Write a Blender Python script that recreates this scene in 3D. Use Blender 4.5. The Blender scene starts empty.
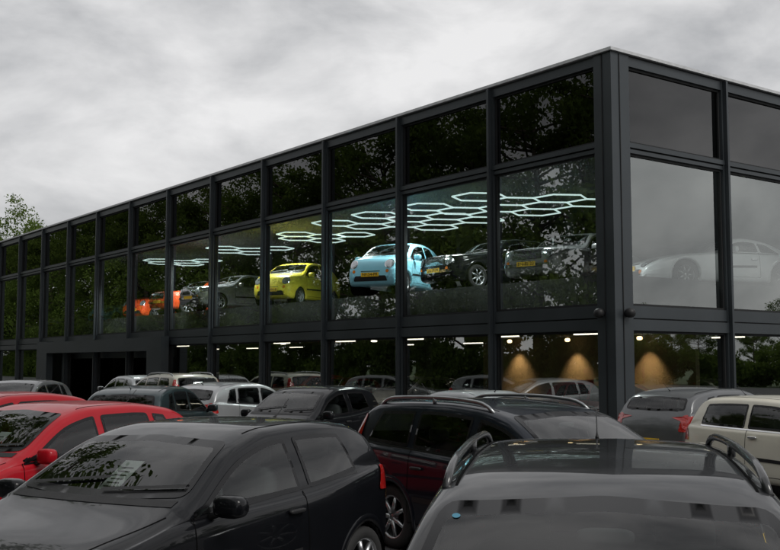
import bpy, math, random
import numpy as np
from mathutils import Vector, Matrix
from mathutils.bvhtree import BVHTree
from mathutils.geometry import delaunay_2d_cdt
random.seed(7); np.random.seed(7)
S=bpy.context.scene
S.view_settings.view_transform='Standard'
S.view_settings.look='None'
S.view_settings.exposure=0

# ------------------------------------------------------------ materials
def new_mat(name):
    m=bpy.data.materials.new(name); m.use_nodes=True
    nt=m.node_tree; nt.nodes.clear()
    out=nt.nodes.new('ShaderNodeOutputMaterial')
    return m,nt,out
def pbr(name,col,rough=.5,metal=0,coat=0,var=.12,scale=6,bump=0,bscale=40,emis=None,es=0,spec=.5,rvar=.1,cior=1.5):
    m,nt,out=new_mat(name)
    b=nt.nodes.new('ShaderNodeBsdfPrincipled')
    nt.links.new(b.outputs[0],out.inputs[0])
    tc=nt.nodes.new('ShaderNodeTexCoord')
    n=nt.nodes.new('ShaderNodeTexNoise'); n.inputs['Scale'].default_value=scale; n.inputs['Detail'].default_value=6
    nt.links.new(tc.outputs['Object'],n.inputs['Vector'])
    mr=nt.nodes.new('ShaderNodeMapRange'); mr.inputs[1].default_value=.3; mr.inputs[2].default_value=.7
    mr.inputs[3].default_value=1-var; mr.inputs[4].default_value=1+var
    nt.links.new(n.outputs[0],mr.inputs[0])
    mx=nt.nodes.new('ShaderNodeVectorMath'); mx.operation='SCALE'
    mx.inputs[0].default_value=col[:3]
    nt.links.new(mr.outputs[0],mx.inputs['Scale'])
    nt.links.new(mx.outputs[0],b.inputs['Base Color'])
    r=nt.nodes.new('ShaderNodeMapRange'); r.inputs[1].default_value=.3; r.inputs[2].default_value=.7
    r.inputs[3].default_value=max(0,rough*(1-rvar)); r.inputs[4].default_value=min(1,rough*(1+rvar))
    nt.links.new(n.outputs[0],r.inputs[0]); nt.links.new(r.outputs[0],b.inputs['Roughness'])
    b.inputs['Metallic'].default_value=metal
    b.inputs['Coat Weight'].default_value=coat; b.inputs['Coat Roughness'].default_value=.03; b.inputs['Coat IOR'].default_value=cior
    b.inputs['Specular IOR Level'].default_value=spec
    if bump>0:
        n2=nt.nodes.new('ShaderNodeTexNoise'); n2.inputs['Scale'].default_value=bscale; n2.inputs['Detail'].default_value=4
        nt.links.new(tc.outputs['Object'],n2.inputs['Vector'])
        bp=nt.nodes.new('ShaderNodeBump'); bp.inputs['Strength'].default_value=bump; bp.inputs['Distance'].default_value=.02
        nt.links.new(n2.outputs[0],bp.inputs['Height']); nt.links.new(bp.outputs[0],b.inputs['Normal'])
    if emis:
        b.inputs['Emission Color'].default_value=(*emis,1); b.inputs['Emission Strength'].default_value=es
    return m
def glassmat(name,tint,ior,mul,add,bump=0,bscale=1.0,gl=(1,1,1)):
    m,nt,out=new_mat(name)
    tr=nt.nodes.new('ShaderNodeBsdfTransparent'); tr.inputs[0].default_value=(*tint,1)
    g=nt.nodes.new('ShaderNodeBsdfGlossy'); g.inputs['Roughness'].default_value=.0; g.inputs[0].default_value=(*gl,1)
    f=nt.nodes.new('ShaderNodeFresnel'); f.inputs[0].default_value=ior
    ma=nt.nodes.new('ShaderNodeMath'); ma.operation='MULTIPLY_ADD'; ma.use_clamp=True
    ma.inputs[1].default_value=mul; ma.inputs[2].default_value=add
    nt.links.new(f.outputs[0],ma.inputs[0])
    mx=nt.nodes.new('ShaderNodeMixShader')
    nt.links.new(ma.outputs[0],mx.inputs[0]); nt.links.new(tr.outputs[0],mx.inputs[1]); nt.links.new(g.outputs[0],mx.inputs[2])
    nt.links.new(mx.outputs[0],out.inputs[0])
    if bump>0:
        tc=nt.nodes.new('ShaderNodeTexCoord'); n=nt.nodes.new('ShaderNodeTexNoise'); n.inputs['Scale'].default_value=bscale; n.inputs['Detail'].default_value=1
        nt.links.new(tc.outputs['Object'],n.inputs['Vector'])
        bp=nt.nodes.new('ShaderNodeBump'); bp.inputs['Strength'].default_value=bump; bp.inputs['Distance'].default_value=.02
        nt.links.new(n.outputs[0],bp.inputs['Height']); nt.links.new(bp.outputs[0],g.inputs['Normal'])
    return m
M={}
M['glass']=glassmat('car_glass',(.66,.72,.70),1.45,1.25,.01)
M['frit']=pbr('black_seal',(.008,.008,.009),.25,spec=.3)
M['plastic']=pbr('black_plastic',(.018,.018,.019),.5,bump=.1,bscale=200,spec=.3)
M['gap']=pbr('shut_line',(.002,.002,.002),.9,spec=.1)
M['tyre']=pbr('tyre_rubber',(.018,.018,.018),.8)
M['rim']=pbr('alloy_rim',(.45,.46,.47),.3,metal=.9)
M['chrome']=pbr('chrome',(.75,.76,.78),.12,metal=1)
M['railsilver']=pbr('satin_alu_rail',(.33,.34,.35),.32,metal=.9)
M['railblack']=pbr('black_rail',(.03,.031,.033),.25,coat=.5)
M['head']=pbr('headlamp_lens',(.45,.48,.5),.08,metal=.6,coat=1)
M['tail']=pbr('tail_lamp_lens',(.35,.012,.01),.12,coat=1)
M['amber']=pbr('amber_lens',(.7,.2,.02),.15,coat=1)
M['seat']=pbr('seat_fabric',(.06,.06,.064),.85)
M['plate']=pbr('yellow_plate',(.8,.5,.03),.4)
M['ink']=pbr('plate_ink',(.01,.01,.01),.5)
M['paper']=pbr('price_paper',(.75,.75,.73),.7)
M['blue']=pbr('blue_sticker',(.04,.2,.3),.4)
PAINT={}
def paint(nm,c,metal=0.0,rough=.35,coat=.8,spec=.25,cior=1.45):
    if nm not in PAINT: PAINT[nm]=pbr('paint_'+nm,c,rough,metal=metal,coat=coat,var=.05,scale=3,rvar=.2,spec=spec,cior=cior)
    return PAINT[nm]

# ------------------------------------------------------------ mesh builder
class MB:
    def __init__(s): s.v=[];s.f=[];s.m=[];s.s=[]
    def add(s,v,f,m=0,smooth=True):
        o=len(s.v); s.v+= [tuple(p) for p in v]
        for q in f: s.f.append(tuple(i+o for i in q)); s.m.append(m); s.s.append(smooth)
    def box(s,a,b,m=0):
        x0,y0,z0=a;x1,y1,z1=b
        s.add([(x0,y0,z0),(x1,y0,z0),(x1,y1,z0),(x0,y1,z0),(x0,y0,z1),(x1,y0,z1),(x1,y1,z1),(x0,y1,z1)],
              [(0,3,2,1),(4,5,6,7),(0,1,5,4),(1,2,6,5),(2,3,7,6),(3,0,4,7)],m,False)
    def rbox(s,c,sz,p=.35,m=0,nu=16,nv=10,rot=None):
        def sg(a,e): return math.copysign(abs(a)**e,a)
        vs=[]
        for j in range(nv+1):
            ph=-math.pi/2+math.pi*j/nv
            for i in range(nu):
                th=2*math.pi*i/nu
                q=Vector((sg(math.cos(ph),p)*sg(math.cos(th),p)*sz[0]/2,sg(math.cos(ph),p)*sg(math.sin(th),p)*sz[1]/2,sg(math.sin(ph),p)*sz[2]/2))
                if rot: q=rot@q
                vs.append(q+Vector(c))
        fs=[(j*nu+i,j*nu+(i+1)%nu,(j+1)*nu+(i+1)%nu,(j+1)*nu+i) for j in range(nv) for i in range(nu)]
        s.add(vs,fs,m)
    def tube(s,pts,r,n=8,m=0,flat=1.0):
        pts=[Vector(p) for p in pts]; rr=r if hasattr(r,'__len__') else [r]*len(pts)
        vs=[]
        for k,p in enumerate(pts):
            t=(pts[min(k+1,len(pts)-1)]-pts[max(k-1,0)]).normalized()
            up=Vector((0,0,1)) if abs(t.z)<.95 else Vector((1,0,0))
            a=t.cross(up).normalized(); b=a.cross(t).normalized()
            for i in range(n):
                th=2*math.pi*i/n
                vs.append(p+a*math.cos(th)*rr[k]+b*math.sin(th)*rr[k]*flat)
        fs=[(k*n+i,k*n+(i+1)%n,(k+1)*n+(i+1)%n,(k+1)*n+i) for k in range(len(pts)-1) for i in range(n)]
        fs.append(tuple(range(n))[::-1]); fs.append(tuple((len(pts)-1)*n+i for i in range(n)))
        s.add(vs,fs,m)
    def lathe_y(s,c,prof,n=32,m=0):  # prof: (radius, y)
        vs=[]
        for r,y in prof:
            for i in range(n):
                th=2*math.pi*i/n; vs.append((c[0]+r*math.cos(th),c[1]+y,c[2]+r*math.sin(th)))
        fs=[(k*n+i,k*n+(i+1)%n,(k+1)*n+(i+1)%n,(k+1)*n+i) for k in range(len(prof)-1) for i in range(n)]
        s.add(vs,fs,m)
    def mesh(s,name,mats):
        me=bpy.data.meshes.new(name); me.from_pydata(s.v,[],s.f); 
        for a in mats: me.materials.append(a)
        me.polygons.foreach_set('material_index',s.m); me.polygons.foreach_set('use_smooth',s.s)
        me.update(); return me
def obj(name,me,parent=None):
    o=bpy.data.objects.new(name,me); S.collection.objects.link(o)
    if parent: o.parent=parent
    return o
def empty(name,loc=(0,0,0),rz=0):
    o=bpy.data.objects.new(name,None); S.collection.objects.link(o); o.location=loc; o.rotation_euler=(0,0,rz); o.empty_display_size=.3; return o

# ------------------------------------------------------------ car generator
def pchip(keys):
    xs=np.array([k[0] for k in keys],float); ys=np.array([k[1] for k in keys],float)
    h=np.diff(xs); d=np.diff(ys)/h; m=np.zeros(len(xs)); m[0]=d[0]; m[-1]=d[-1]
    for i in range(1,len(xs)-1):
        if d[i-1]*d[i]>0:
            w1=2*h[i]+h[i-1]; w2=h[i]+2*h[i-1]; m[i]=(w1+w2)/(w1/d[i-1]+w2/d[i])
    def f(x):
        x=np.clip(x,xs[0],xs[-1]); i=np.clip(np.searchsorted(xs,x)-1,0,len(xs)-2)
        t=(x-xs[i])/h[i]
        return (2*t**3-3*t**2+1)*ys[i]+(t**3-2*t**2+t)*h[i]*m[i]+(-2*t**3+3*t**2)*ys[i+1]+(t**3-t**2)*h[i]*m[i+1]
    return f
def chaikin(p,closed=False):
    out=[]
    n=len(p)
    if not closed: out.append(p[0])
    for i in range(n if closed else n-1):
        a=p[i];b=p[(i+1)%n]
        if closed or i>0: out.append((a[0]*.75+b[0]*.25,a[1]*.75+b[1]*.25))
        if closed or i<n-2: out.append((a[0]*.25+b[0]*.75,a[1]*.25+b[1]*.75))
    if not closed: out.append(p[-1])
    return out
def inpoly(px,py,poly):
    px=np.asarray(px);py=np.asarray(py); c=np.zeros(px.shape,bool); n=len(poly); j=n-1
    for i in range(n):
        xi,yi=poly[i];xj,yj=poly[j]
        if yi!=yj:
            c^=((yi>py)!=(yj>py))&(px<(xj-xi)*(py-yi)/(yj-yi)+xi)
        j=i
    return c
def densify(p,d):
    out=[]
    for i in range(len(p)):
        a=p[i];b=p[(i+1)%len(p)]; L=math.dist(a,b); k=max(1,int(L/d))
        for t in range(k): out.append((a[0]+(b[0]-a[0])*t/k,a[1]+(b[1]-a[1])*t/k))
    return out
def rnd(p,r=.05):  # round polygon corners
    out=[];n=len(p)
    for i in range(n):
        a=Vector(p[i-1]);b=Vector(p[i]);c=Vector(p[(i+1)%n])
        la=(a-b).length;lc=(c-b).length; rr=min(r,la*.45,lc*.45)
        p0=b+(a-b).normalized()*rr;p1=b+(c-b).normalized()*rr
        for t in (0,.25,.5,.75,1):
            q=p0*(1-t)**2+b*2*t*(1-t)+p1*t*t; out.append((q.x,q.y))
    return out
def inset(p,w):
    n=len(p); A=sum(p[i][0]*p[(i+1)%n][1]-p[(i+1)%n][0]*p[i][1] for i in range(n)); sgn=1 if A>0 else -1
    out=[]
    for i in range(n):
        a=Vector(p[i-1]);b=Vector(p[i]);c=Vector(p[(i+1)%n])
        t=(c-a); 
        if t.length<1e-9: out.append(p[i]); continue
        t.normalize(); nn=Vector((-t.y,t.x))*sgn
        q=b+nn*w; out.append((q.x,q.y))
    return out

TYPES={
 'hatch':dict(L=3.45,W=.82,T=[(0,.48),(.04,.62),(.12,.72),(.3,.81),(.8,.95),(.93,1.0),(1.6,1.39),(1.95,1.475),(2.4,1.49),(2.9,1.455),(3.12,1.38),(3.33,1.06),(3.40,.85),(3.45,.5)],
   B=[(0,.6),(.9,.9),(2.2,.95),(3.0,1.04),(3.45,1.08)],cowl=.93,head=1.66,rt=3.08,win=[(1.0,1.0,2.12,2.06),(2.22,2.16,2.86,2.72)],wf=.60,wr=2.92,R=.29,rlo=1.12,doors=[1.0,2.16],
   headl=[(.42,.66),(.62,.82),(.74,.80),(.76,.66),(.6,.6)],tail=[(.58,.74),(.58,1.0),(.70,1.03),(.73,.74)],ts=[(3.16,.86),(3.38,.84),(3.33,1.04),(3.22,1.06)]),
 'hatch5':dict(L=3.95,W=.84,T=[(0,.5),(.05,.65),(.15,.74),(.4,.84),(.95,.97),(1.08,1.01),(1.85,1.41),(2.2,1.475),(2.7,1.485),(3.3,1.43),(3.55,1.35),(3.8,1.02),(3.88,.85),(3.95,.5)],
   B=[(0,.6),(1,.92),(2.4,.96),(3.4,1.04),(3.95,1.08)],cowl=1.08,head=1.92,rt=3.5,win=[(1.15,1.15,2.2,2.16),(2.29,2.25,3.0,2.94),(3.07,3.02,3.36,3.2)],wf=.78,wr=3.3,R=.3,rlo=1.1,doors=[1.15,2.24,3.04],
   headl=[(.4,.66),(.6,.8),(.76,.84),(.78,.68),(.6,.6)],tail=[(.60,.78),(.62,1.04),(.71,1.06),(.745,.78)],ts=[(3.64,.84),(3.87,.82),(3.80,1.02),(3.7,1.04)]),
 'wagon':dict(L=4.6,W=.88,T=[(0,.5),(.05,.66),(.15,.74),(.5,.86),(1.15,.99),(1.3,1.03),(2.1,1.41),(2.5,1.48),(3.1,1.51),(4.0,1.485),(4.25,1.42),(4.47,1.02),(4.53,.85),(4.6,.5)],
   B=[(0,.6),(1.2,.93),(2.6,.97),(3.8,1.02),(4.6,1.05)],cowl=1.3,head=2.16,rt=4.2,win=[(1.38,1.38,2.42,2.4),(2.52,2.49,3.32,3.3),(3.4,3.38,4.14,3.96)],wf=.9,wr=3.65,R=.32,rlo=1.08,doors=[1.35,2.47,3.36],
   headl=[(.42,.64),(.46,.76),(.78,.8),(.82,.66)],tail=[(.66,.82),(.60,1.18),(.70,1.24),(.775,1.05),(.80,.80)],ts=[(4.27,.86),(4.52,.84),(4.40,1.16),(4.30,1.34),(4.24,1.32),(4.29,1.08)]),
 'mini500':dict(L=3.55,W=.81,T=[(0,.5),(.03,.68),(.09,.82),(.22,.93),(.66,1.02),(.80,1.05),(1.4,1.4),(1.75,1.48),(2.2,1.49),(2.8,1.40),(3.1,1.25),(3.35,1.0),(3.48,.8),(3.55,.5)],
   B=[(0,.6),(.8,.92),(2.2,.95),(3.0,.98),(3.55,1.0)],cowl=.84,head=1.46,rt=2.95,win=[(.92,.92,2.02,1.98),(2.1,2.06,2.75,2.5)],wf=.62,wr=2.92,R=.28,rlo=1.08,doors=[.95,2.06],
   headl='round',hr=.105,hy=.52,hz=.76,tail=[(.60,.72),(.58,.98),(.68,.98),(.71,.72)],chrome=True),
 'mini':dict(L=3.7,W=.84,T=[(0,.5),(.05,.7),(.15,.82),(.85,.96),(.98,1.0),(1.45,1.35),(1.75,1.41),(2.4,1.425),(3.1,1.40),(3.28,1.34),(3.5,1.02),(3.62,.85),(3.7,.5)],
   B=[(0,.6),(.9,.91),(2.4,.93),(3.7,.96)],cowl=.98,head=1.52,rt=3.22,win=[(1.05,1.05,2.2,2.18),(2.27,2.25,3.2,3.1)],wf=.65,wr=3.1,R=.3,rlo=1.08,doors=[1.05,2.23],
   headl='round',hr=.11,hy=.54,hz=.76,tail=[(.62,.7),(.62,.95),(.72,.95),(.74,.7)],ts=[(3.46,.72),(3.58,.72),(3.54,.9),(3.48,.9)],chrome=True),
 'classic':dict(L=4.4,W=.84,T=[(0,.55),(.03,.74),(.1,.84),(.4,.89),(1.25,.97),(1.38,1.0),(1.95,1.34),(2.3,1.4),(2.9,1.4),(3.3,1.32),(3.72,1.02),(4.2,.94),(4.36,.82),(4.4,.5)],
   B=[(0,.65),(1.2,.88),(2.4,.9),(4.4,.9)],cowl=1.38,head=2.0,rt=3.3,win=[(1.46,1.46,2.4,2.4),(2.48,2.48,3.3,3.1)],wf=.8,wr=3.45,R=.31,rlo=1.06,doors=[1.45,2.44,3.3],
   headl='round',hr=.1,hy=.56,hz=.7,tail=[(.55,.62),(.55,.78),(.74,.78),(.74,.62)],chrome=True,grille=(.42,.58,.8)),
 'roadster':dict(L=4.4,W=.83,T=[(0,.42),(.08,.54),(.3,.64),(.9,.8),(1.7,.88),(1.83,.91),(2.22,1.17),(2.5,1.22),(3.0,1.17),(3.7,.92),(4.2,.72),(4.4,.45)],
   B=[(0,.5),(1.2,.78),(2.6,.84),(4.4,.78)],cowl=1.83,head=2.26,rt=3.1,win=[(1.95,1.95,2.85,2.8),(2.92,2.87,3.4,3.1)],wf=.95,wr=3.5,R=.32,rlo=.98,doors=[1.9,2.88],
   headl='round',hr=.09,hy=.5,hz=.58,tail=[(.4,.5),(.4,.58),(.7,.58),(.7,.5)],chrome=True),
}
CACHE={}
def build_type(tp,rails=None,fine=.034):
    key=(tp,rails,fine)
    if key in CACHE: return CACHE[key]
    P=TYPES[tp]; L=P['L'];W=P['W']
    T=pchip(P['T']);Bf=pchip(P['B'])
    ZB=pchip([(0,.33),(.1,.22),(.4,.18),(L-.4,.19),(L-.08,.27),(L,.38)])
    WF=pchip([(0,.66),(.05,.78),(.18,.885),(.5,.97),(1.1,1),(L-1.0,1),(L-.35,.95),(L-.08,.87),(L,.74)])
    def sec(x):
        t=float(T(x)); w=W*float(WF(x)); zb=float(ZB(x)); B=min(float(Bf(x)),t-.06); zb=min(zb,B-.1)
        yb=w*.965-.022; cr=.05; Te=t-cr-.012; H=max(Te-B,0.0)
        y2=yb-.30*H-(.02 if H<.05 else 0)
        pts=[(0,zb),(.5*w,zb),(.84*w,zb),(.94*w,zb+.02),(.985*w,zb+.1),(.995*w,zb+.5*(B-zb)-.05),(1.0*w,zb+.5*(B-zb)+.05),(.995*w,B-.14),(.985*w,B-.07),(.975*w,B-.025),(yb+.008,B-.002)]
        for k in range(1,7): 
            q=k/7; pts.append((yb+(y2-yb)*q+.012*math.sin(math.pi*q),B+(Te-B)*q))
        pts+=[(y2,Te),(y2-.05,t-cr+.018),(y2-.12,t-cr+.03),(.72*y2,t-.013),(.60*y2,t-.009),(.48*y2,t-.0055),(.36*y2,t-.003),(.24*y2,t-.0012),(.12*y2,t-.0003),(0,t)]
        return chaikin(chaikin(pts))
    xs=np.linspace(0,L,3000); tv=T(xs); wv=W*WF(xs)
    arc=np.concatenate([[0],np.cumsum(np.sqrt(np.diff(xs)**2+np.diff(tv)**2+.3*np.diff(wv)**2))])
    N=int(arc[-1]/fine); st=np.interp(np.linspace(0,arc[-1],N),arc,xs)
    verts=[];h=None
    for x in st:
        s=sec(x); h=len(s)
        for y,z in s: verts.append((x,y,z))
        for y,z in s[-2:0:-1]: verts.append((x,-y,z))
    R=2*h-2
    faces=[(k*R+i,(k+1)*R+i,(k+1)*R+(i+1)%R,k*R+(i+1)%R) for k in range(N-1) for i in range(R)]
    c0=len(verts); verts.append((0,0,.42)); verts.append((L,0,.44))
    for i in range(R):
        faces.append((c0,i,(i+1)%R)); faces.append((c0+1,(N-1)*R+(i+1)%R,(N-1)*R+i))
    bvh=BVHTree.FromPolygons([Vector(v) for v in verts],faces)
    V=np.array(verts)
    MODE={'L':(lambda a,b:Vector((a,3,b)),Vector((0,-1,0))),'R':(lambda a,b:Vector((a,-3,b)),Vector((0,1,0))),
          'F':(lambda a,b:Vector((-3,a,b)),Vector((1,0,0))),'K':(lambda a,b:Vector((L+3,a,b)),Vector((-1,0,0))),
          'T':(lambda a,b:Vector((a,b,4)),Vector((0,0,-1)))}
    def prj(mode,a,b,off):
        o,d=MODE[mode]; o=o(a,b); hit,n,_,_=bvh.ray_cast(o,d)
        if hit is None: 
            hit,n,_,_=bvh.find_nearest(o+d*3) 
        if n.dot(d)>0:n=-n
        return hit+n*off
    def panel(mb,mode,poly,off,res,mats,ring=0):
        poly=densify(poly,max(res*.5,.02)); pts=[Vector(p) for p in poly]; n=len(pts)
        edges=[(i,(i+1)%n) for i in range(n)]; inner=None
        if ring:
            inner=inset(poly,ring); o=len(pts); pts+=[Vector(p) for p in inner]; edges+=[(o+i,o+(i+1)%n) for i in range(n)]
        xsn=[p[0] for p in poly];ysn=[p[1] for p in poly]
        gx=np.arange(min(xsn)+res/2,max(xsn),res);gy=np.arange(min(ysn)+res/2,max(ysn),res)
        if len(gx) and len(gy):
            GX,GY=np.meshgrid(gx,gy); GX=GX.ravel();GY=GY.ravel(); ok=inpoly(GX,GY,poly)
            pts+=[Vector((float(a),float(b))) for a,b in zip(GX[ok],GY[ok])]
        r=delaunay_2d_cdt(pts,edges,[],0,1e-5); vv=r[0];ff=r[2]
        cx=[sum(vv[i].x for i in f)/len(f) for f in ff];cy=[sum(vv[i].y for i in f)/len(f) for f in ff]
        ok=inpoly(cx,cy,poly); inn=inpoly(cx,cy,inner) if inner else np.zeros(len(cx),bool)
        P3=[prj(mode,v.x,v.y,off) for v in vv]; d=MODE[mode][1]
        for m in (0,1):
            fs=[]
            for i,f in enumerate(ff):
                if ok[i] and int(inn[i])==m:
                    a,b,c=[P3[k] for k in f[:3]]
                    if (b-a).cross(c-a).dot(d)>0: f=tuple(reversed(f))
                    fs.append(tuple(f))
            if fs:
                used=sorted({k for f in fs for k in f}); mp={k:i for i,k in enumerate(used)}
                mb[m].add([P3[k] for k in used],[tuple(mp[k] for k in f) for f in fs],mats[m])
        return inner
    trim=MB();glass=MB();lamps=MB()
    cut=[]
    def window(mode,poly,ring=.04,r=.045):
        poly=rnd(poly,r); inn=panel((trim,glass),mode,poly,.004,.08,(0,0),ring); cut.append((mode,inset(poly,ring*.62),inset(poly,ring*.93)))
    def tz(x,m=.118): return float(T(x))-m
    for (x0b,x0t,x1b,x1t) in P['win']:
        for mode in 'LR':
            bot=[(x,float(Bf(x))+.03) for x in np.linspace(x0b,x1b,6)]
            if x0b==x0t and (x0b,x0t,x1b,x1t)==P['win'][0]:
                xx=x0b
                while tz(xx)<float(Bf(xx))+.085: xx+=.01
                top=[(x,tz(x)) for x in np.linspace(x1t,xx,14)]
            else: top=[(x,tz(x)) for x in np.linspace(x1t,x0t,8)]
            window(mode,bot+top,.032,.04)
    xc,xh=P['cowl'],P['head']
    def ygb(x): return W*float(WF(x))*.965-.022
    def yg2(x): return ygb(x)-.30*(float(T(x))-.062-float(Bf(x)))
    zc=float(T(xc))+.025; zh=float(T(xh))-.012
    yb_=ygb(xc+.25)-.10; yt=yg2(xh)-.075
    window('F',[(-yb_,zc+.02),(-yb_*.5,zc),(0,zc-.005),(yb_*.5,zc),(yb_,zc+.02),(yt,zh-.03),(0,zh),(-yt,zh-.03)],.04,.06)
    xr=P['rt']; zr=float(T(xr))-.03; zl=P['rlo']; yrb=ygb(L-.3)-.12;yrt=yg2(xr)-.09
    window('K',[(-yrb,zl+.02),(0,zl),(yrb,zl+.02),(yrt,zr-.03),(0,zr),(-yrt,zr-.03)],.035,.06)
    F=np.array(faces[:(N-1)*R]); C=V[F].mean(1)
    kill=np.zeros(len(F),bool)
    for mode,poly,p2 in cut:
        ax,sel={'L':(0,C[:,1]>.3),'R':(0,C[:,1]<-.3),'F':(1,C[:,0]<xh+.35),'K':(1,C[:,0]>xr-.3)}[mode]
        k=inpoly(C[:,ax],C[:,2],poly)
        vin=inpoly(V[:,ax],V[:,2],p2); k=k|vin[F].any(1)
        kill|=(k&sel)
    Rr=P['R']
    for xw in (P['wf'],P['wr']):
        kill|=(np.hypot(C[:,0]-xw,C[:,2]-Rr)<Rr+.05)&(np.abs(C[:,1])>.45)&(C[:,2]<.9)
    body=MB(); keep=[tuple(int(a) for a in f) for f,k in zip(F,kill) if not k]+faces[(N-1)*R:]
    body.add(verts,keep,0)
    for xw in (P['wf'],P['wr']):
        for mode,sg in (('L',1),('R',-1)):
            n=28; vs=[]; 
            for i in range(n+1):
                th=-.35+(math.pi+.7)*i/n
                for rr_,of in ((Rr+.035,-.05),(Rr+.04,.004),(Rr+.085,.012),(Rr+.11,-.004)):
                    a=xw+rr_*math.cos(th); b=max(.2,Rr+rr_*math.sin(th)); vs.append(prj(mode,a,b,of))
            body.add(vs,[(i*4+j,i*4+j+1,i*4+j+5,i*4+j+4) for i in range(n) for j in range(3)],0)
            y0=W*.97; liner=[(Rr+.04,-.02),(Rr+.04,-.35),(0.02,-.36)]
            trim.lathe_y((xw,sg*y0,Rr),[(r_,sg*y_) for r_,y_ in liner],24,2)
    def strip(mode,a,b,w=.009,off=.002,mb=trim,m=2,k=14):
        vs=[];a=Vector(a);b=Vector(b);t=(b-a).normalized();nn_=Vector((-t.y,t.x))*w/2
        for i in range(k+1):
            q=a.lerp(b,i/k)
            vs.append(prj(mode,*(q+nn_),off));vs.append(prj(mode,*(q-nn_),off))
        mb.add(vs,[(2*i,2*i+1,2*i+3,2*i+2) for i in range(k)],m)
    D=P['doors']
    for mode,sg in (('L',1),('R',-1)):
        for i,x in enumerate(D):
            strip(mode,(x,.3),(x-(0 if i==0 else .03),float(Bf(x))+.02))
        strip(mode,(D[0],.3),(D[-1],.3))
        strip(mode,(D[0]+.02,float(Bf(D[0]))+.012),(P['win'][-1][2],float(Bf(P['win'][-1][2]))+.012),.018,.004,trim,3 if P.get('chrome') else 0)
        strip(mode,(D[0],.52),(D[-1]-.1,.54),.05,.008,trim,1)
        if 'ts' in P: panel((lamps,lamps),mode,rnd(P['ts'],.03),.009,.03,(1,1))
        for i in range(1,len(D)):
            x=D[i]-.17; c=prj(mode,x,.84 if tp!='roadster' else .7,.018)
            trim.rbox(c,(.17,.035,.032),.5,1 if not P.get('chrome') else 3)
        xm=P['win'][0][0]+.16; bz=float(Bf(xm))
        c=prj(mode,xm,bz-.0,.0)
        body.rbox(c+Vector((.02,sg*.13,.075)),(.13,.21,.15),.6,0)
        trim.rbox(c+Vector((.075,sg*.13,.075)),(.04,.18,.12),.6,0)
        trim.tube([c,c+Vector((0,sg*.09,.04))],.025,6,1)
    strip('T',(.35,-W*.72),(xc-.05,-W*.84));strip('T',(.35,W*.72),(xc-.05,W*.84))
    for s0,s1 in (((-.05,zc+.03),(-.62,zc+.07)),((.55,zc+.04),(-.02,zc+.10))):
        strip('F',s0,s1,.018,.02,trim,1); strip('F',(s0[0],s0[1]+.012),(s1[0],s1[1]+.015),.007,.008,trim,2)
    strip('F',(-yb_+.02,zc-.015),(yb_-.02,zc-.015),.035,.004,trim,1)
    if P['headl']=='round':
        for sg in (-1,1):
            n=20; po=[(sg*P['hy']+P['hr']*math.cos(t),P['hz']+P['hr']*math.sin(t)) for t in np.linspace(0,2*math.pi,n,endpoint=False)]
            po2=[(sg*P['hy']+(P['hr']+.018)*math.cos(t),P['hz']+(P['hr']+.018)*math.sin(t)) for t in np.linspace(0,2*math.pi,n,endpoint=False)]
            panel((lamps,lamps),'F',po2,.004,.04,(3,3)); panel((lamps,lamps),'F',po,.016,.04,(0,0))
            po=[(sg*(P['hy']-.03)+.045*math.cos(t),P['hz']-.2+.045*math.sin(t)) for t in np.linspace(0,2*math.pi,12,endpoint=False)]
            panel((lamps,lamps),'F',po,.008,.04,(2,2))
    else:
        for sg in (-1,1):
            panel((lamps,lamps),'F',rnd([(sg*a,b) for a,b in P['headl']],.03),.006,.04,(0,0))
    for sg in (-1,1):
        panel((lamps,lamps),'K',rnd([(sg*a,b) for a,b in P['tail']],.03),.006,.03,(1,1))
    gw,g0,g1=P.get('grille',(.5,.3,.44))
    panel((trim,trim),'F',rnd([(-gw,g0),(gw,g0),(gw*.9,g1),(-gw*.9,g1)],.04),.006,.06,(1,1))
    if 'grille' in P:
        panel((trim,trim),'F',rnd([(-gw-.02,g1),(gw+.02,g1),(gw+.02,g1+.02),(-gw-.02,g1+.02)],.008),.014,.06,(3,3))
        for k in range(9):
            zz=g0+.02+k*(g1-g0-.03)/8; strip('F',(-gw+.03,zz),(gw-.03,zz),.008,.012,trim,3)
        for zz in (.44,): strip('F',(-.66,zz),(.66,zz),.07,.03,trim,3)
    elif P.get('chrome'): strip('F',(-.28,g1+.12),(.28,g1+.12),.02,.01,trim,3)
    pl=MB()
    c=prj('F',0,.47,.02); pl.box((c.x-.012,-.26,.415),(c.x,.26,.525),0)
    c2=prj('K',0,.60,.02); pl.box((c2.x,-.26,.545),(c2.x+.012,.26,.655),0)
    if rails:
        for sg in (-1,1):
            pts=[]; xa,xb=xh+.12,xr-.12; n=22
            for i in range(n+1):
                x=xa+(xb-xa)*i/n; q=prj('T',x,sg*(yg2(x)-.045),0)
                e=min(i,n-i); lift=[-.01,.03,.048,.055][min(e,3)]
                pts.append(q+Vector((0,0,lift)))
            trim.tube(pts,.019,8,4)
            for i in (n//2,):
                trim.tube([pts[i],pts[i]-Vector((0,0,.06))],[.02,.02],6,4)
    for yy in (-1,1):
        strip('T',(xh+.1,yy*(yg2(xh)-.1)),(xr-.1,yy*(yg2(xr)-.1)),.012,.002,trim,2,24)
    q=prj('T',xr-.2,0,0); trim.tube([q,q+Vector((.05,0,.03)),q+Vector((.2,0,.16))],[.012,.004,.003],6,1)
    it=MB()
    bz=float(Bf(2))-.16
    ztop=float(T(2.2 if tp!='roadster' else 2.5))-.25
    it.box((xc+.1,-W+.16,bz-.02),(xr+.1,W-.16,bz))
    it.rbox((xc+.42,0,bz+.06),(.6,1.3,.24),.4)
    xs_=xh+.38
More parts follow.
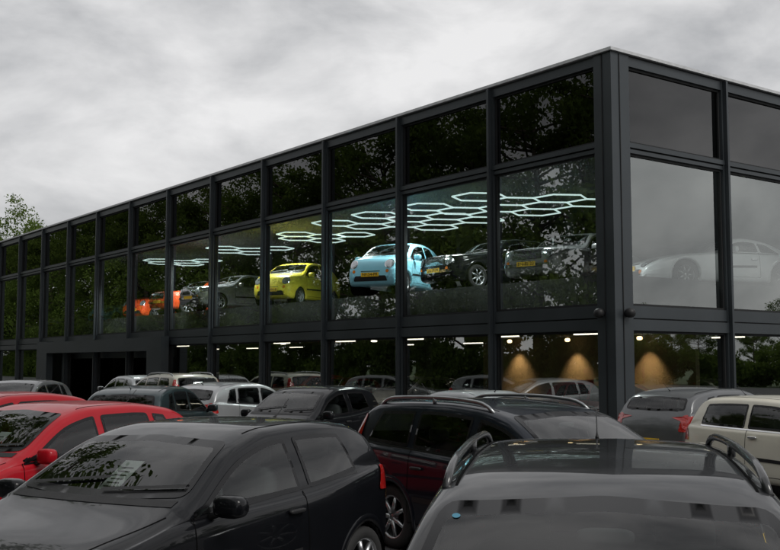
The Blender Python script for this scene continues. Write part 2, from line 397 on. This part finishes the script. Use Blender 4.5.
    for y in (-.36,.36):
        it.rbox((xs_,y,bz+.12),(.2,.48,.5),.45,rot=Matrix.Rotation(math.radians(14),3,'Y'))
        it.rbox((xs_+.1,y,ztop),(.11,.26,.17),.5)
        it.tube([(xs_+.06,y-.05,bz+.2),(xs_+.1,y-.05,ztop)],.008,5); it.tube([(xs_+.06,y+.05,bz+.2),(xs_+.1,y+.05,ztop)],.008,5)
        if tp!='roadster': it.rbox((min(xs_+.92,xr-.2),y,ztop-.04),(.1,.24,.14),.5)
    if tp!='roadster': it.rbox((min(xs_+.85,xr-.25),0,bz+.06),(.18,1.2,.4),.45,rot=Matrix.Rotation(math.radians(14),3,'Y'))
    sw=[Vector((xc+.62,-.36,bz+.16))+Vector((.07*math.sin(t),.18*math.cos(t),.17*math.sin(t))) for t in np.linspace(0,2*math.pi,20)]
    it.tube(sw,.014,6)
    q=prj('F',0,zh-.06,-.05); it.rbox(q+Vector((.02,0,-.02)),(.03,.22,.06),.6)
    wh=MB()
    for xw in (P['wf'],P['wr']):
        for sg in (-1,1):
            y0=sg*(W-.035); 
            prof=[(Rr*.66,-.19),(Rr*.9,-.2),(Rr*.985,-.18),(Rr,-.14),(Rr,-.05),(Rr*.985,-.02),(Rr*.9,0),(Rr*.68,.0),(Rr*.66,-.01)]
            wh.lathe_y((xw,y0,Rr),[(a,sg*b) for a,b in prof],36,0)
            wh.lathe_y((xw,y0,Rr),[(a,sg*b) for a,b in [(Rr*.68,-.002),(Rr*.64,-.006),(Rr*.61,-.03),(Rr*.6,-.12)]],36,1)
            wh.lathe_y((xw,y0,Rr),[(a,sg*b) for a,b in [(Rr*.6,-.11),(.01,-.11)]],20,2)
            wh.lathe_y((xw,y0,Rr),[(a,sg*b) for a,b in [(Rr*.2,-.05),(Rr*.18,-.012),(.005,-.01)]],16,1)
            ns=7
            for k in range(ns):
                th=2*math.pi*k/ns; d=Vector((math.cos(th),0,math.sin(th))); c_=Vector((xw,y0-sg*.02,Rr))
                wh.tube([c_+d*Rr*.12,c_+d*Rr*.62],[.03,.02],6,1)
    parts=dict(body=body.mesh('body',[M['plastic']]),
      trim=trim.mesh('trim',[M['frit'],M['plastic'],M['gap'],M['chrome'],M['railblack'] if rails=='black' else M['railsilver']]),
      windows=glass.mesh('windows',[M['glass']]),lamps=lamps.mesh('lamps',[M['head'],M['tail'],M['amber'],M['chrome']]),
      interior=it.mesh('interior',[M['seat']]),wheels=wh.mesh('wheels',[M['tyre'],M['rim'],M['gap']]),
      number_plates=pl.mesh('number_plates',[M['plate']]))
    CACHE[key]=(parts,c.x,prj,zh,yt); return CACHE[key]
GZ=.09
def make_car(name,tp,pm,x,y,head,z=GZ,rails=None,text=None,fine=.05,scale=1):
    parts,px,prj,zh,yt=build_type(tp,rails,fine); L=TYPES[tp]['L']
    a=math.atan2(head[1],head[0])+math.pi
    e=empty(name,(x,y,z),a); e.scale=(scale,)*3 if not hasattr(scale,'__len__') else scale
    for k,me in parts.items():
        if k=='body': me=me.copy(); me.materials[0]=pm
        o=obj(k,me,e); o.location=(-L/2,0,0)
    if text:
        cu=bpy.data.curves.new('plate_text','FONT'); cu.body=text; cu.size=.115; cu.align_x='CENTER'; cu.align_y='CENTER'; cu.extrude=.001
        cu.materials.append(M['ink']); o=obj('plate_text',cu,e)
        o.location=(px-.0145-L/2,0,.47); o.rotation_euler=(math.pi/2,0,-math.pi/2)
    return e,prj,L,zh,yt

black=paint('black',(.005,.0055,.007),spec=.08,coat=.8,cior=1.38); dblue=paint('dark_blue',(.008,.012,.02),.3,spec=.12,cior=1.4); red=paint('red',(.37,.006,.014),coat=.5,spec=.15,cior=1.42); red2=paint('deep_red',(.33,.006,.013),coat=.45,spec=.15,cior=1.4)
cream=paint('cream',(.74,.71,.60)); silver=paint('silver',(.33,.34,.35),.5); grey=paint('grey',(.12,.125,.13),.5); teal=paint('dark_teal',(.02,.035,.04),.3)
dgrey=paint('dark_grey',(.22,.225,.23),.5); pearl=paint('pearl_white',(.82,.84,.86),.1)
babyblue=paint('baby_blue',(.28,.66,.8)); yellow=paint('yellow',(.85,.72,.06)); white=paint('white',(.8,.8,.79)); orange=paint('orange',(.75,.09,.02)); beige=paint('beige',(.38,.36,.30))

def nrm(a,b):
    l=math.hypot(a,b);return(a/l,b/l)
def sheet_in(e,prj,L,ya,yb,za,zb):
    pm=MB(); q=prj('F',(ya+yb)/2,zb,-.04); q0=prj('F',(ya+yb)/2,za,-.05)
    pm.add([(q0.x,ya,q0.z),(q0.x,yb,q0.z),(q.x,yb,q.z),(q.x,ya,q.z)],[(0,1,2,3)],0,False)
    for k in range(6):
        t=.15+k*.12; a=q0.lerp(q,t)
        pm.add([(a.x-.004,ya+.03,a.z),(a.x-.004,yb-.03,a.z),(a.x-.001,yb-.03,a.z+.008),(a.x-.001,ya+.03,a.z+.008)],[(0,1,2,3)],1,False)
    o=obj('price_sheet',pm.mesh('price_sheet',[M['paper'],M['ink']]),e); o.location=(-L/2,0,0)
e,prj,L,zh,yt=make_car('parked_hatchback','hatch',black,-1.64,7.86,nrm(-.485,-.875),fine=.026,scale=(1.13,1.13,.985))
sheet_in(e,prj,L,-.08,.08,1.08,1.26)
e,prj,L,zh,yt=make_car('parked_station_wagon','wagon',black,.84,4.12,nrm(-.185,-.983),rails='black',fine=.026,scale=(1.07,.95,1.0))
pm=MB(); q=prj('F',-.565,1.345,.006); q1=prj('F',-.565,1.375,.006); q2=prj('F',-.535,1.345,.006)
ax=(q2-q).normalized(); az=(q1-q).normalized()
pm.add([q+ax*.017*math.cos(t)+az*.017*math.sin(t) for t in np.linspace(0,2*math.pi,18,endpoint=False)],[tuple(range(18))],0,False)
o=obj('windscreen_sticker',pm.mesh('windscreen_sticker',[M['blue']]),e); o.location=(-L/2,0,0); o.scale=(1,-1,1)
make_car('parked_station_wagon','wagon',dblue,1.50,10.25,nrm(.6,-.8),rails='silver',fine=.034,scale=(1,1,1.02))
e,prj,L,zh,yt=make_car('parked_hatchback','hatch5',red,-3.8,11.1,nrm(-.5,-.87),fine=.034)
sheet_in(e,prj,L,-.2,-.04,1.06,1.24)
make_car('parked_hatchback','hatch5',red2,-6.0,14.9,nrm(-.55,-.83))
make_car('parked_hatchback','hatch5',teal,-4.6,20.5,nrm(.15,.98))
make_car('parked_hatchback','hatch5',silver,-3.4,24,nrm(.55,.83))
make_car('parked_hatchback','hatch',black,-1.6,19.2,nrm(-.5,-.87))
make_car('parked_car','classic',silver,1.4,20.0,nrm(-.6,.8))
make_car('parked_small_car','mini',cream,6.05,15.1,nrm(.42,-.91))
make_car('parked_car','hatch5',grey,5.9,18.7,nrm(.8,.6))
make_car('parked_hatchback','hatch5',silver,-9.2,37,nrm(-.6,.8))
make_car('parked_station_wagon','wagon',beige,-7.2,33.5,nrm(-.6,.8),rails='silver',scale=1.05)
make_car('parked_hatchback','hatch5',grey,-9.4,26,nrm(-.1,-1))
make_car('parked_hatchback','hatch5',grey,-13.0,31,nrm(-.1,-1))

# ------------------------------------------------------------ building
D0=21.0; CX=.2185*D0; CY=D0; A=math.atan2(.598,.802)
dL=(-.5976,.8018); dR=(.8018,.5976)
def Wp(u,v): return (CX+u*dL[0]+v*dR[0], CY+u*dL[1]+v*dR[1])
bld=empty('car_showroom_building',(CX,CY,0),A)
BAY=3.56; NB=18; UL=.1+BAY*NB; NV=6; VL=.15+BAY*NV
frame=MB()
def bb(mb,u0,u1,v0,v1,z0,z1,m=0): mb.box((min(v0,v1),min(u0,u1),z0),(max(v0,v1),max(u0,u1),z1),m)
bb(frame,-.06,.42,-.06,.50,0,8.48)
bb(frame,-.075,-.06,.18,.20,0,8.44,1); bb(frame,.18,.2,-.075,-.06,0,8.44,1)
us=[.1+BAY*k for k in range(1,NB+1)]; vs_=[.25+BAY*k for k in range(1,NV+1)]
for u in us:
    bb(frame,u-.035,u+.035,-.14,-.045,0.0,8.44); bb(frame,u-.09,u+.09,-.045,.16,0,8.44)
for v in vs_:
    bb(frame,-.14,-.045,v-.035,v+.035,0,8.44); bb(frame,-.045,.16,v-.09,v+.09,0,8.44)
def runs(z0,z1,out,inn,m=0):
    bb(frame,.42,UL+.1,-out,inn,z0,z1,m); bb(frame,-out,inn,.50,VL+.1,z0,z1,m)
runs(2.67,2.90,.055,.15); runs(2.93,3.18,.03,.15); runs(2.9,2.93,.0,.15,1); runs(6.39,6.47,.03,.15); runs(6.50,6.60,.06,.15); runs(6.47,6.5,.0,.15,1)
runs(8.24,8.44,.035,.16); runs(0,.12+GZ,.02,.14)
beads=MB()
def bays(lst,first):
    p=first; out=[]
    for q in lst: out.append((p,q-.09)); p=q+.09
    return out
bu=bays(us,.42); bv=bays(vs_,.50)
for (z0,z1) in ((.12,2.67),(3.18,6.39),(6.60,8.24)):
    for a,b in bu:
        for (p,q,r,s) in ((a,a+.045,z0,z1),(b-.045,b,z0,z1),(a+.045,b-.045,z0,z0+.05),(a+.045,b-.045,z1-.05,z1)):
            bb(beads,p,q,.02,.11,r,s)
    for a,b in bv:
        for (p,q,r,s) in ((a,a+.045,z0,z1),(b-.045,b,z0,z1),(a+.045,b-.045,z0,z0+.05),(a+.045,b-.045,z1-.05,z1)):
            bb(beads,.02,.11,p,q,r,s)
rt=MB()
bb(rt,-.12,UL+.2,-.12,-.05,8.47,8.535); bb(rt,-.12,-.05,-.05,VL+.2,8.47,8.535)
bb(rt,-.05,UL+.2,-.05,.3,8.50,8.53); bb(rt,-.05,.3,.3,VL+.2,8.50,8.53)
M['frame']=pbr('anthracite_aluminium',(.044,.052,.058),.38,metal=.3,var=.15,scale=.7,bump=.02,bscale=60)
M['frame2']=pbr('dark_joint',(.006,.007,.008),.7)
M['zinc']=pbr('light_metal_trim',(.55,.56,.57),.45,metal=.3)
obj('steel_frame',frame.mesh('steel_frame',[M['frame'],M['frame2']]),bld)
obj('glazing_beads',beads.mesh('glazing_beads',[M['frame2']]),bld)
obj('roof_edge_trim',rt.mesh('roof_edge_trim',[M['zinc']]),bld)
M['bglass']=glassmat('showroom_glass',(.88,.92,.90),1.5,2.3,.15,bump=.014,bscale=.8,gl=(.9,.94,.92))
M['spandrel']=glassmat('spandrel_dark_glass',(.1,.1,.1),1.5,1.3,.015,bump=.02,bscale=.9)
gl=MB(); sp=MB()
def pane(mb,kind,a,b,z0,z1,d=.065):
    t1=random.uniform(-.006,.006);t2=random.uniform(-.006,.006)
    if kind=='u': v=[(d+t1,a,z0),(d-t1,b,z0),(d-t1+t2,b,z1),(d+t1+t2,a,z1)]; f=(0,3,2,1)
    else: v=[(a,d+t1,z0),(b,d-t1,z0),(b,d-t1+t2,z1),(a,d+t1+t2,z1)]; f=(0,1,2,3)
    mb.add(v,[f],0,False)
for i,(a,b) in enumerate(bu):
    pane(gl,'u',a,b,3.18,6.39); pane(sp,'u',a,b,6.6,8.24)
    if i not in (6,7,8): pane(gl,'u',a,b,.12,2.67)
for a,b in bv:
    pane(gl,'v',a,b,3.18,6.39); pane(sp,'v',a,b,6.6,8.24); pane(gl,'v',a,b,.12,2.67)
obj('window_glass',gl.mesh('window_glass',[M['bglass']]),bld); obj('spandrel_glass',sp.mesh('spandrel_glass',[M['spandrel']]),bld)
st=MB()
FL=3.86
bb(st,.35,UL,.35,16,3.25,FL,0)
bb(st,.2,UL,.2,16,2.72,2.95,2)
bb(st,.2,UL,.2,16,6.47,6.62,1)
bb(st,.25,UL,.25,16,8.2,8.46,1)
bb(st,.20,UL,.22,.30,6.62,8.2,3); bb(st,.22,.30,.30,VL,6.62,8.2,3)
bb(st,.2,UL,16,16.3,0,8.46,1); bb(st,UL,UL+.3,0,16.3,0,8.46,1)
bb(st,.16,UL,.16,16,.04,GZ+.015,4)
bb(st,1.8,9.6,5.0,5.15,.1,2.72,5)
bb(st,13,13.2,7,16,FL,6.47,1); bb(st,30,30.2,6,16,FL,6.47,1)
for u in (7.2,14.3,21.4,28.5,35.6,42.7,50):
    for v in (6.5,): bb(st,u,u+.3,v,v+.3,.1,2.72,1); bb(st,u,u+.3,v,v+.3,FL,6.47,1)
M['wall_d']=pbr('interior_dark_wall',(.055,.057,.06),.8); M['ceil']=pbr('interior_ceiling',(.05,.052,.055),.8)
M['slab']=pbr('floor_slab',(.05,.05,.052),.4); M['void']=pbr('spandrel_backing',(.006,.006,.007),.9)
M['floor_in']=pbr('showroom_floor',(.16,.155,.15),.25); M['warmwall']=pbr('warm_wall',(.18,.135,.085),.8)
obj('floors_and_walls',st.mesh('floors_and_walls',[M['slab'],M['wall_d'],M['ceil'],M['void'],M['floor_in'],M['warmwall']]),bld)
po=MB()
bb(po,21.0,22.3,-.45,-.15,0,2.98); bb(po,33.6,35.0,-.45,-.15,0,2.98); bb(po,22.3,33.6,-.45,-.15,2.45,2.95)
bb(po,21.4,32.6,.25,.35,2.2,2.70)
for u in (25,28.6,32.2): bb(po,u-.05,u+.05,1.4,1.5,.1,2.7)
obj('entrance_portal',po.mesh('entrance_portal',[M['frame']]),bld)
dc=MB()
for (u,v) in ((.28,-.16),(-.16,.28)):
    dc.rbox((v,u,3.02),(.22,.22,.2),.9,0); dc.tube([(v,u,3.05),(v if v>0 else -.05,u if u>0 else -.05,3.05)],.035,8,0)
obj('security_cameras',dc.mesh('security_cameras',[M['plastic']]),bld)
# hexagon lights
M['led']=pbr('led_tube',(.7,.8,.8),.5,emis=(.78,1,.97),es=.95,var=0)
def hexmesh(cells,r):
    hx=MB(); done=set()
    for q,s_ in cells:
        cx=r*1.5*q; cy=r*math.sqrt(3)*(s_+q/2)
        cs=[(cx+r*math.cos(math.pi/3*k),cy+r*math.sin(math.pi/3*k)) for k in range(6)]
        for k in range(6):
            a=cs[k];b=cs[(k+1)%6]; key=(round((a[0]+b[0])/2,2),round((a[1]+b[1])/2,2))
            if key in done: continue
            done.add(key); hx.tube([(a[0],a[1],0),(b[0],b[1],0)],.022,6,0)
    return hx.mesh('hexagon_ceiling_light',[M['led']])
def axial(n,rows): return [(q,-(q//2)+r_) for q in range(n) for r_ in range(rows)]
hA=hexmesh([c for c in axial(4,3) if c not in ((0,2),(3,-1),(2,1))],.72); hB=hexmesh([c for c in axial(3,2) if c!=(0,1)],.66)
for hm,u,v,rz,z,pw in ((hA,4.7,4.6,1.57,6.3,700),(hA,9.0,4.4,1.57,6.3,900),(hB,14.2,3.4,1.5,6.3,800),(hB,19.4,3.4,1.5,6.3,900),(hB,25.2,3.4,1.5,6.3,1000)):
    x,y=Wp(u,v); o=obj('hexagon_ceiling_light',hm); o.location=(x,y,z); o.rotation_euler=(0,0,A+rz)
    for kx in ((-1.2,1.9) if hm is hA else (1.2,)):
        l=bpy.data.lights.new('led_fill_spot','SPOT'); l.energy=pw*(.6 if hm is hA else 1); l.color=(.92,1,.98); l.shadow_soft_size=.3; l.spot_size=math.radians(136); l.spot_blend=.6  # added spots by the LED hexagons, set towards the windows to brighten showroom cars
        lo=bpy.data.objects.new('led_fill_spot',l); S.collection.objects.link(lo); lo.parent=o; lo.location=(kx,3.2 if hm is hA else 2.3,-.08)
M['warm']=pbr('warm_lamp',(1,.8,.5),.5,emis=(1,.72,.38),es=4,var=0); M['cool']=pbr('strip_lamp',(1,1,1),.5,emis=(1,.9,.72),es=2.6,var=0)
for (u,v) in ((5.7,4.6),(8.0,4.6),(3.2,4.6)):
    x,y=Wp(u,v); e=empty('wall_washer_lamp',(x,y,2.6)); lm=MB(); lm.rbox((0,0,.03),(.14,.14,.1),.7,0); obj('lamp_body',lm.mesh('lamp_body',[M['warm']]),e)
    l=bpy.data.lights.new('spot','SPOT'); l.energy=120; l.color=(1,.68,.34); l.spot_size=math.radians(80); l.spot_blend=1; l.shadow_soft_size=.05
    lo=bpy.data.objects.new('spot_light',l); S.collection.objects.link(lo); lo.parent=e; lo.location=(0,0,-.06)
    tgt=Vector((dR[0]*.3,dR[1]*.3,-1)); lo.rotation_euler=tgt.to_track_quat('-Z','Y').to_euler()
lm=MB()
for u in (2.5,5.5,9.5,13,17,25,29,33):
    for v in (2.5,8): lm.box((v,u,2.68),(v+.09,u+1.0,2.715),0)
obj('ceiling_strip_lights',lm.mesh('ceiling_strip_lights',[M['cool']]),bld)
for u in (12,17.5,29):
    x,y=Wp(u,2.6); e=empty('ceiling_downlight',(x,y,2.68)); lm=MB(); lm.rbox((0,0,0),(.2,.2,.06),.6,0); obj('lamp_body',lm.mesh('lamp_body',[M['cool']]),e)
    l=bpy.data.lights.new('spot','SPOT'); l.energy=130; l.color=(1,.9,.75); l.spot_size=math.radians(130); l.spot_blend=.7; l.shadow_soft_size=.1
    lo=bpy.data.objects.new('spot_light',l); S.collection.objects.link(lo); lo.parent=e; lo.location=(0,0,-.06)
def scar(tp,pm,px,dep,head,text=None,name='showroom_car',fl=FL+.01,**k):
    make_car(name,tp,pm,(px-390)/1030*dep,dep,nrm(*head),z=fl,text=text,fine=.05,**k)
scar('mini500',babyblue,398,28.9,(-.42,-.9),'NF-54-PR')
scar('mini500',yellow,298,34.6,(-.42,-.9),'88-KVN-6')
scar('classic',black,500,27.4,(-.8,-.55),'GN-29-PK')
scar('classic',dgrey,576,26.0,(-.66,-.75),'BN-82-23')
make_car('showroom_sports_car','roadster',pearl,8.3,26.4,nrm(-.95,-.31),z=FL-.06,scale=1.12)
scar('mini500',orange,160,47,(-.5,-.86),'12-AB-34'); scar('hatch',babyblue,122,52,(-.5,-.86)); scar('classic',orange,205,41,(-.7,-.7)); scar('classic',silver,238,38.5,(-.7,-.7))
scar('hatch',white,75,63,(-.5,-.86))
for (u,v,t_,p_) in ((12,4,'hatch5',grey),(16,4,'classic',red2),(20,5,'hatch5',orange),(26,4,'hatch',white),(31,4,'hatch5',silver)):
    x,y=Wp(u,v); make_car('showroom_car',t_,p_,x,y,nrm(-.7,-.7),z=GZ+.017)
for (v,p_) in ((3.5,red2),(7.5,grey)):
    x,y=Wp(3,v); make_car('showroom_car','hatch5',p_,x,y,(-dL[0],-dL[1]),z=GZ+.017)

# ------------------------------------------------------------ ground
def sheet(name,pts,z,mat):
    mb=MB(); mb.add([(p[0],p[1],z) for p in pts],[tuple(range(len(pts)))],0,False); return obj(name,mb.mesh(name,[mat]))
M['asph']=pbr('asphalt',(.05,.05,.052),.85,var=.3,scale=1.2,bump=.3,bscale=60)
M['grass']=pbr('grass',(.05,.085,.025),.9,var=.4,scale=.8,bump=.6,bscale=8)
M['pave']=pbr('concrete_paving',(.2,.195,.185),.85,var=.2,scale=3,bump=.2,bscale=30)
M['line']=pbr('white_marking',(.7,.7,.68),.7,var=.2,scale=8)
sheet('ground',[(-900,-900),(900,-900),(900,900),(-900,900)],GZ-.008,M['grass'])
sheet('parking_lot',[Wp(-52,-28),Wp(-52,56),Wp(-1.6,56),Wp(-1.6,-1.6),Wp(190,-1.6),Wp(190,-28)],GZ,M['asph'])
pv=MB(); pv.box((-1.5,-1.5,.05),(VL+2,-.18,.1+GZ)); pv.box((-1.5,-.18,.05),(-.18,UL+4,.1+GZ))
o=obj('pavement',pv.mesh('pavement',[M['pave']])); o.location=(CX,CY,0); o.rotation_euler=(0,0,A)
mk=MB()
for k in range(24):
    u=-24+k*2.6; mk.add([(-13.9,u,.004),(-9,u,.004),(-9,u+.1,.004),(-13.9,u+.1,.004)],[(0,1,2,3)],0,False)
    mk.add([(-23.9,u,.004),(-19,u,.004),(-19,u+.1,.004),(-23.9,u+.1,.004)],[(0,1,2,3)],0,False)
o=obj('parking_markings',mk.mesh('parking_markings',[M['line']])); o.location=(CX,CY,GZ); o.rotation_euler=(0,0,A)

# ------------------------------------------------------------ trees
def leafmat(name,c1,c2):
    m,nt,out=new_mat(name)
    tc=nt.nodes.new('ShaderNodeTexCoord'); n=nt.nodes.new('ShaderNodeTexNoise'); n.inputs['Scale'].default_value=.9; n.inputs['Detail'].default_value=5
    nt.links.new(tc.outputs['Object'],n.inputs[0]); cr=nt.nodes.new('ShaderNodeValToRGB'); cr.color_ramp.elements[0].position=.35; cr.color_ramp.elements[1].position=.65
    cr.color_ramp.elements[0].color=(*c1,1); cr.color_ramp.elements[1].color=(*c2,1); nt.links.new(n.outputs[0],cr.inputs[0])
    d=nt.nodes.new('ShaderNodeBsdfDiffuse'); t=nt.nodes.new('ShaderNodeBsdfTranslucent'); mx=nt.nodes.new('ShaderNodeMixShader'); mx.inputs[0].default_value=.45
    nt.links.new(cr.outputs[0],d.inputs[0]); nt.links.new(cr.outputs[0],t.inputs[0]); nt.links.new(d.outputs[0],mx.inputs[1]); nt.links.new(t.outputs[0],mx.inputs[2]); nt.links.new(mx.outputs[0],out.inputs[0])
    return m
M['leaf']=leafmat('leaves',(.07,.11,.022),(.14,.20,.045)); M['bark']=pbr('bark',(.07,.055,.04),.9,bump=.6,bscale=12)
def leafquads(mb,nr,c,ls,m=1):
    nl=len(c); a=nr.normal(0,1,(nl,3)); a/=np.linalg.norm(a,axis=1)[:,None]; b=np.cross(a,nr.normal(0,1,(nl,3))); b/=np.linalg.norm(b,axis=1)[:,None]
    s=ls*(.6+.8*nr.rand(nl,1)); q=np.stack([c-a*s,c-b*s*.55,c+a*s,c+b*s*.55],1).reshape(-1,3)
    nv0=len(mb.v); mb.v+= [tuple(x) for x in q.tolist()]
    mb.f+=[(nv0+4*i,nv0+4*i+1,nv0+4*i+2,nv0+4*i+3) for i in range(nl)]; mb.m+=[m]*nl; mb.s+=[False]*nl
def tree_mesh(seed,H=18,Rc=5,nl=16500,ls=.135):
    rg=random.Random(seed); nr=np.random.RandomState(seed); mb=MB()
    mb.tube([(0,0,0),(.1,.05,H*.25),(.0,.15,H*.5),(.1,0,H*.8)],[H*.018,H*.013,H*.009,H*.003],9,0)
    tips=[]
    for k in range(46):
        z0=H*rg.uniform(.10,.75); th=rg.uniform(0,6.28); 
        rad=Rc*math.sqrt(max(.1,1-((z0/H-.45)/.55)**2))*rg.uniform(.5,1.1); z1=z0+rad*rg.uniform(.2,.7)
        p=[(0,0,z0),(math.cos(th)*rad*.45,math.sin(th)*rad*.45,z0+(z1-z0)*.35),(math.cos(th)*rad,math.sin(th)*rad,min(z1,H*.97))]
        mb.tube(p,[H*.005,H*.003,.012],5,0)
        for t in (.35,.6,.8,1.0):
            a=Vector(p[1]).lerp(Vector(p[2]),t); tips.append((a,rg.uniform(.5,1.2)*Rc*.22))
    for k in range(9): tips.append((Vector((rg.uniform(-1.3,1.3),rg.uniform(-1.3,1.3),H*rg.uniform(.8,1.0))),Rc*.2))
    cen=np.array([list(a) for a,_ in tips]); rr=np.array([b for _,b in tips])
    idx=nr.randint(0,len(tips),nl); off=nr.normal(0,1,(nl,3)); off/=np.linalg.norm(off,axis=1)[:,None]; off*=(nr.rand(nl,1)**.5)*rr[idx][:,None]*np.array([1.15,1.15,.75])
    leafquads(mb,nr,cen[idx]+off,ls)
    return mb.mesh('tree',[M['bark'],M['leaf']])
tms=[tree_mesh(1,18,5.2),tree_mesh(2,19,4.8),tree_mesh(3,17,5.6)]
def tree(x,y,s,k,sz=None): 
    o=obj('tree',tms[k%3]); o.location=(x,y,-.05); o.rotation_euler=(0,0,random.uniform(0,6.28)); o.scale=(s,s,sz or s*random.uniform(.95,1.1))
k=0
for u in np.arange(-26,190,5.6):
    x,y=Wp(u+random.uniform(-1.2,1.2),-32.5+random.uniform(-1.5,1)); tree(x,y,random.uniform(1.08,1.40),k); k+=1
tree(-33.8,98,.92,0); tree(-39,106,1.0,1); tree(-30,104,.78,2); tree(-49,112,1.05,2)
# trees standing in the lot, left of the cars
tree(-13.8,20.0,.78,1,1.02); tree(-12.6,13.5,.80,0,1.05); tree(-12,6.5,.80,2,1.05)
for i in range(20):
    x,y=Wp(-58+random.uniform(-3,3),-30+i*6.5); tree(x,y,random.uniform(.30,.42),i)
for i in range(16):
    x,y=Wp(-54+i*6,62+random.uniform(-2,3)); tree(x,y,random.uniform(.36,.48),i)
nr=np.random.RandomState(11); hb=MB(); cc=[]
for k in range(46):
    c=np.array([nr.uniform(-6.3,6.3),nr.uniform(-.8,.8),nr.uniform(.3,2.9)]); n_=420
    o_=nr.normal(0,1,(n_,3)); o_/=np.linalg.norm(o_,axis=1)[:,None]; cc.append(c+o_*(nr.rand(n_,1)**.4)*nr.uniform(.6,1.1)*np.array([1.1,.8,.9]))
leafquads(hb,nr,np.concatenate(cc),.13,0); hm=hb.mesh('hedge',[M['leaf']])
def hedge(u,v,ang,s):
    x,y=Wp(u,v); o=obj('hedge',hm); o.location=(x,y,0); o.rotation_euler=(0,0,A+ang); o.scale=(1,1,s)
for i in range(20): hedge(-25+i*11.3,-30.2,math.pi/2+(math.pi if i%2 else 0),random.uniform(.95,1.3))
for i in range(9): hedge(-54,-28+i*11.3,(math.pi if i%2 else 0),random.uniform(.9,1.2))
for i in range(9): hedge(-50+i*11.3,58.5,math.pi/2+(math.pi if i%2 else 0),random.uniform(.9,1.2))

# ------------------------------------------------------------ world, sun, camera
w=bpy.data.worlds.new('World'); S.world=w; w.use_nodes=True; nt=w.node_tree; nt.nodes.clear()
out=nt.nodes.new('ShaderNodeOutputWorld'); bg=nt.nodes.new('ShaderNodeBackground'); sky=nt.nodes.new('ShaderNodeTexSky'); sky.sky_type='NISHITA'; sky.sun_disc=False
EL=math.radians(45); AZ=math.radians(130)
sky.sun_elevation=EL; sky.sun_rotation=AZ; sky.dust_density=4
bg2=nt.nodes.new('ShaderNodeBackground'); bg.inputs[1].default_value=.08
nt.links.new(sky.outputs[0],bg.inputs[0])
tc=nt.nodes.new('ShaderNodeTexCoord'); mp=nt.nodes.new('ShaderNodeMapping'); mp.inputs['Scale'].default_value=(1,1,2.0); mp.inputs['Rotation'].default_value=(0,.25,.4); mp.inputs['Location'].default_value=(3.1,.4,.7); nt.links.new(tc.outputs['Generated'],mp.inputs[0])
n=nt.nodes.new('ShaderNodeTexNoise'); n.inputs['Scale'].default_value=4.6; n.inputs['Detail'].default_value=9; n.inputs['Roughness'].default_value=.55; n.inputs['Distortion'].default_value=.3
nt.links.new(mp.outputs[0],n.inputs[0]); cr=nt.nodes.new('ShaderNodeValToRGB'); cr.color_ramp.elements[0].position=.36; cr.color_ramp.elements[1].position=.66
cr.color_ramp.elements[0].color=(.36,.365,.375,1); cr.color_ramp.elements[1].color=(.71,.705,.705,1); nt.links.new(n.outputs[0],cr.inputs[0])
nt.links.new(cr.outputs[0],bg2.inputs[0]); bg2.inputs[1].default_value=1.25
mx=nt.nodes.new('ShaderNodeMixShader'); mx.inputs[0].default_value=.93; nt.links.new(bg.outputs[0],mx.inputs[1]); nt.links.new(bg2.outputs[0],mx.inputs[2]); nt.links.new(mx.outputs[0],out.inputs[0])
sl=bpy.data.lights.new('sun','SUN'); sl.energy=1.5; sl.angle=math.radians(25); sl.color=(1,.97,.92); so=bpy.data.objects.new('sun',sl); S.collection.objects.link(so)
d=Vector((math.sin(AZ)*math.cos(EL),math.cos(AZ)*math.cos(EL),math.sin(EL))); so.rotation_euler=d.to_track_quat('Z','Y').to_euler(); so.location=(0,0,40)
cam=bpy.data.cameras.new('camera'); cam.sensor_width=36; cam.lens=1030/780*36; cam.clip_end=3000; cam.clip_start=.05
co=bpy.data.objects.new('camera',cam); S.collection.objects.link(co); co.location=(0,0,2.0); co.rotation_euler=(math.radians(90+4.88),0,0); S.camera=co
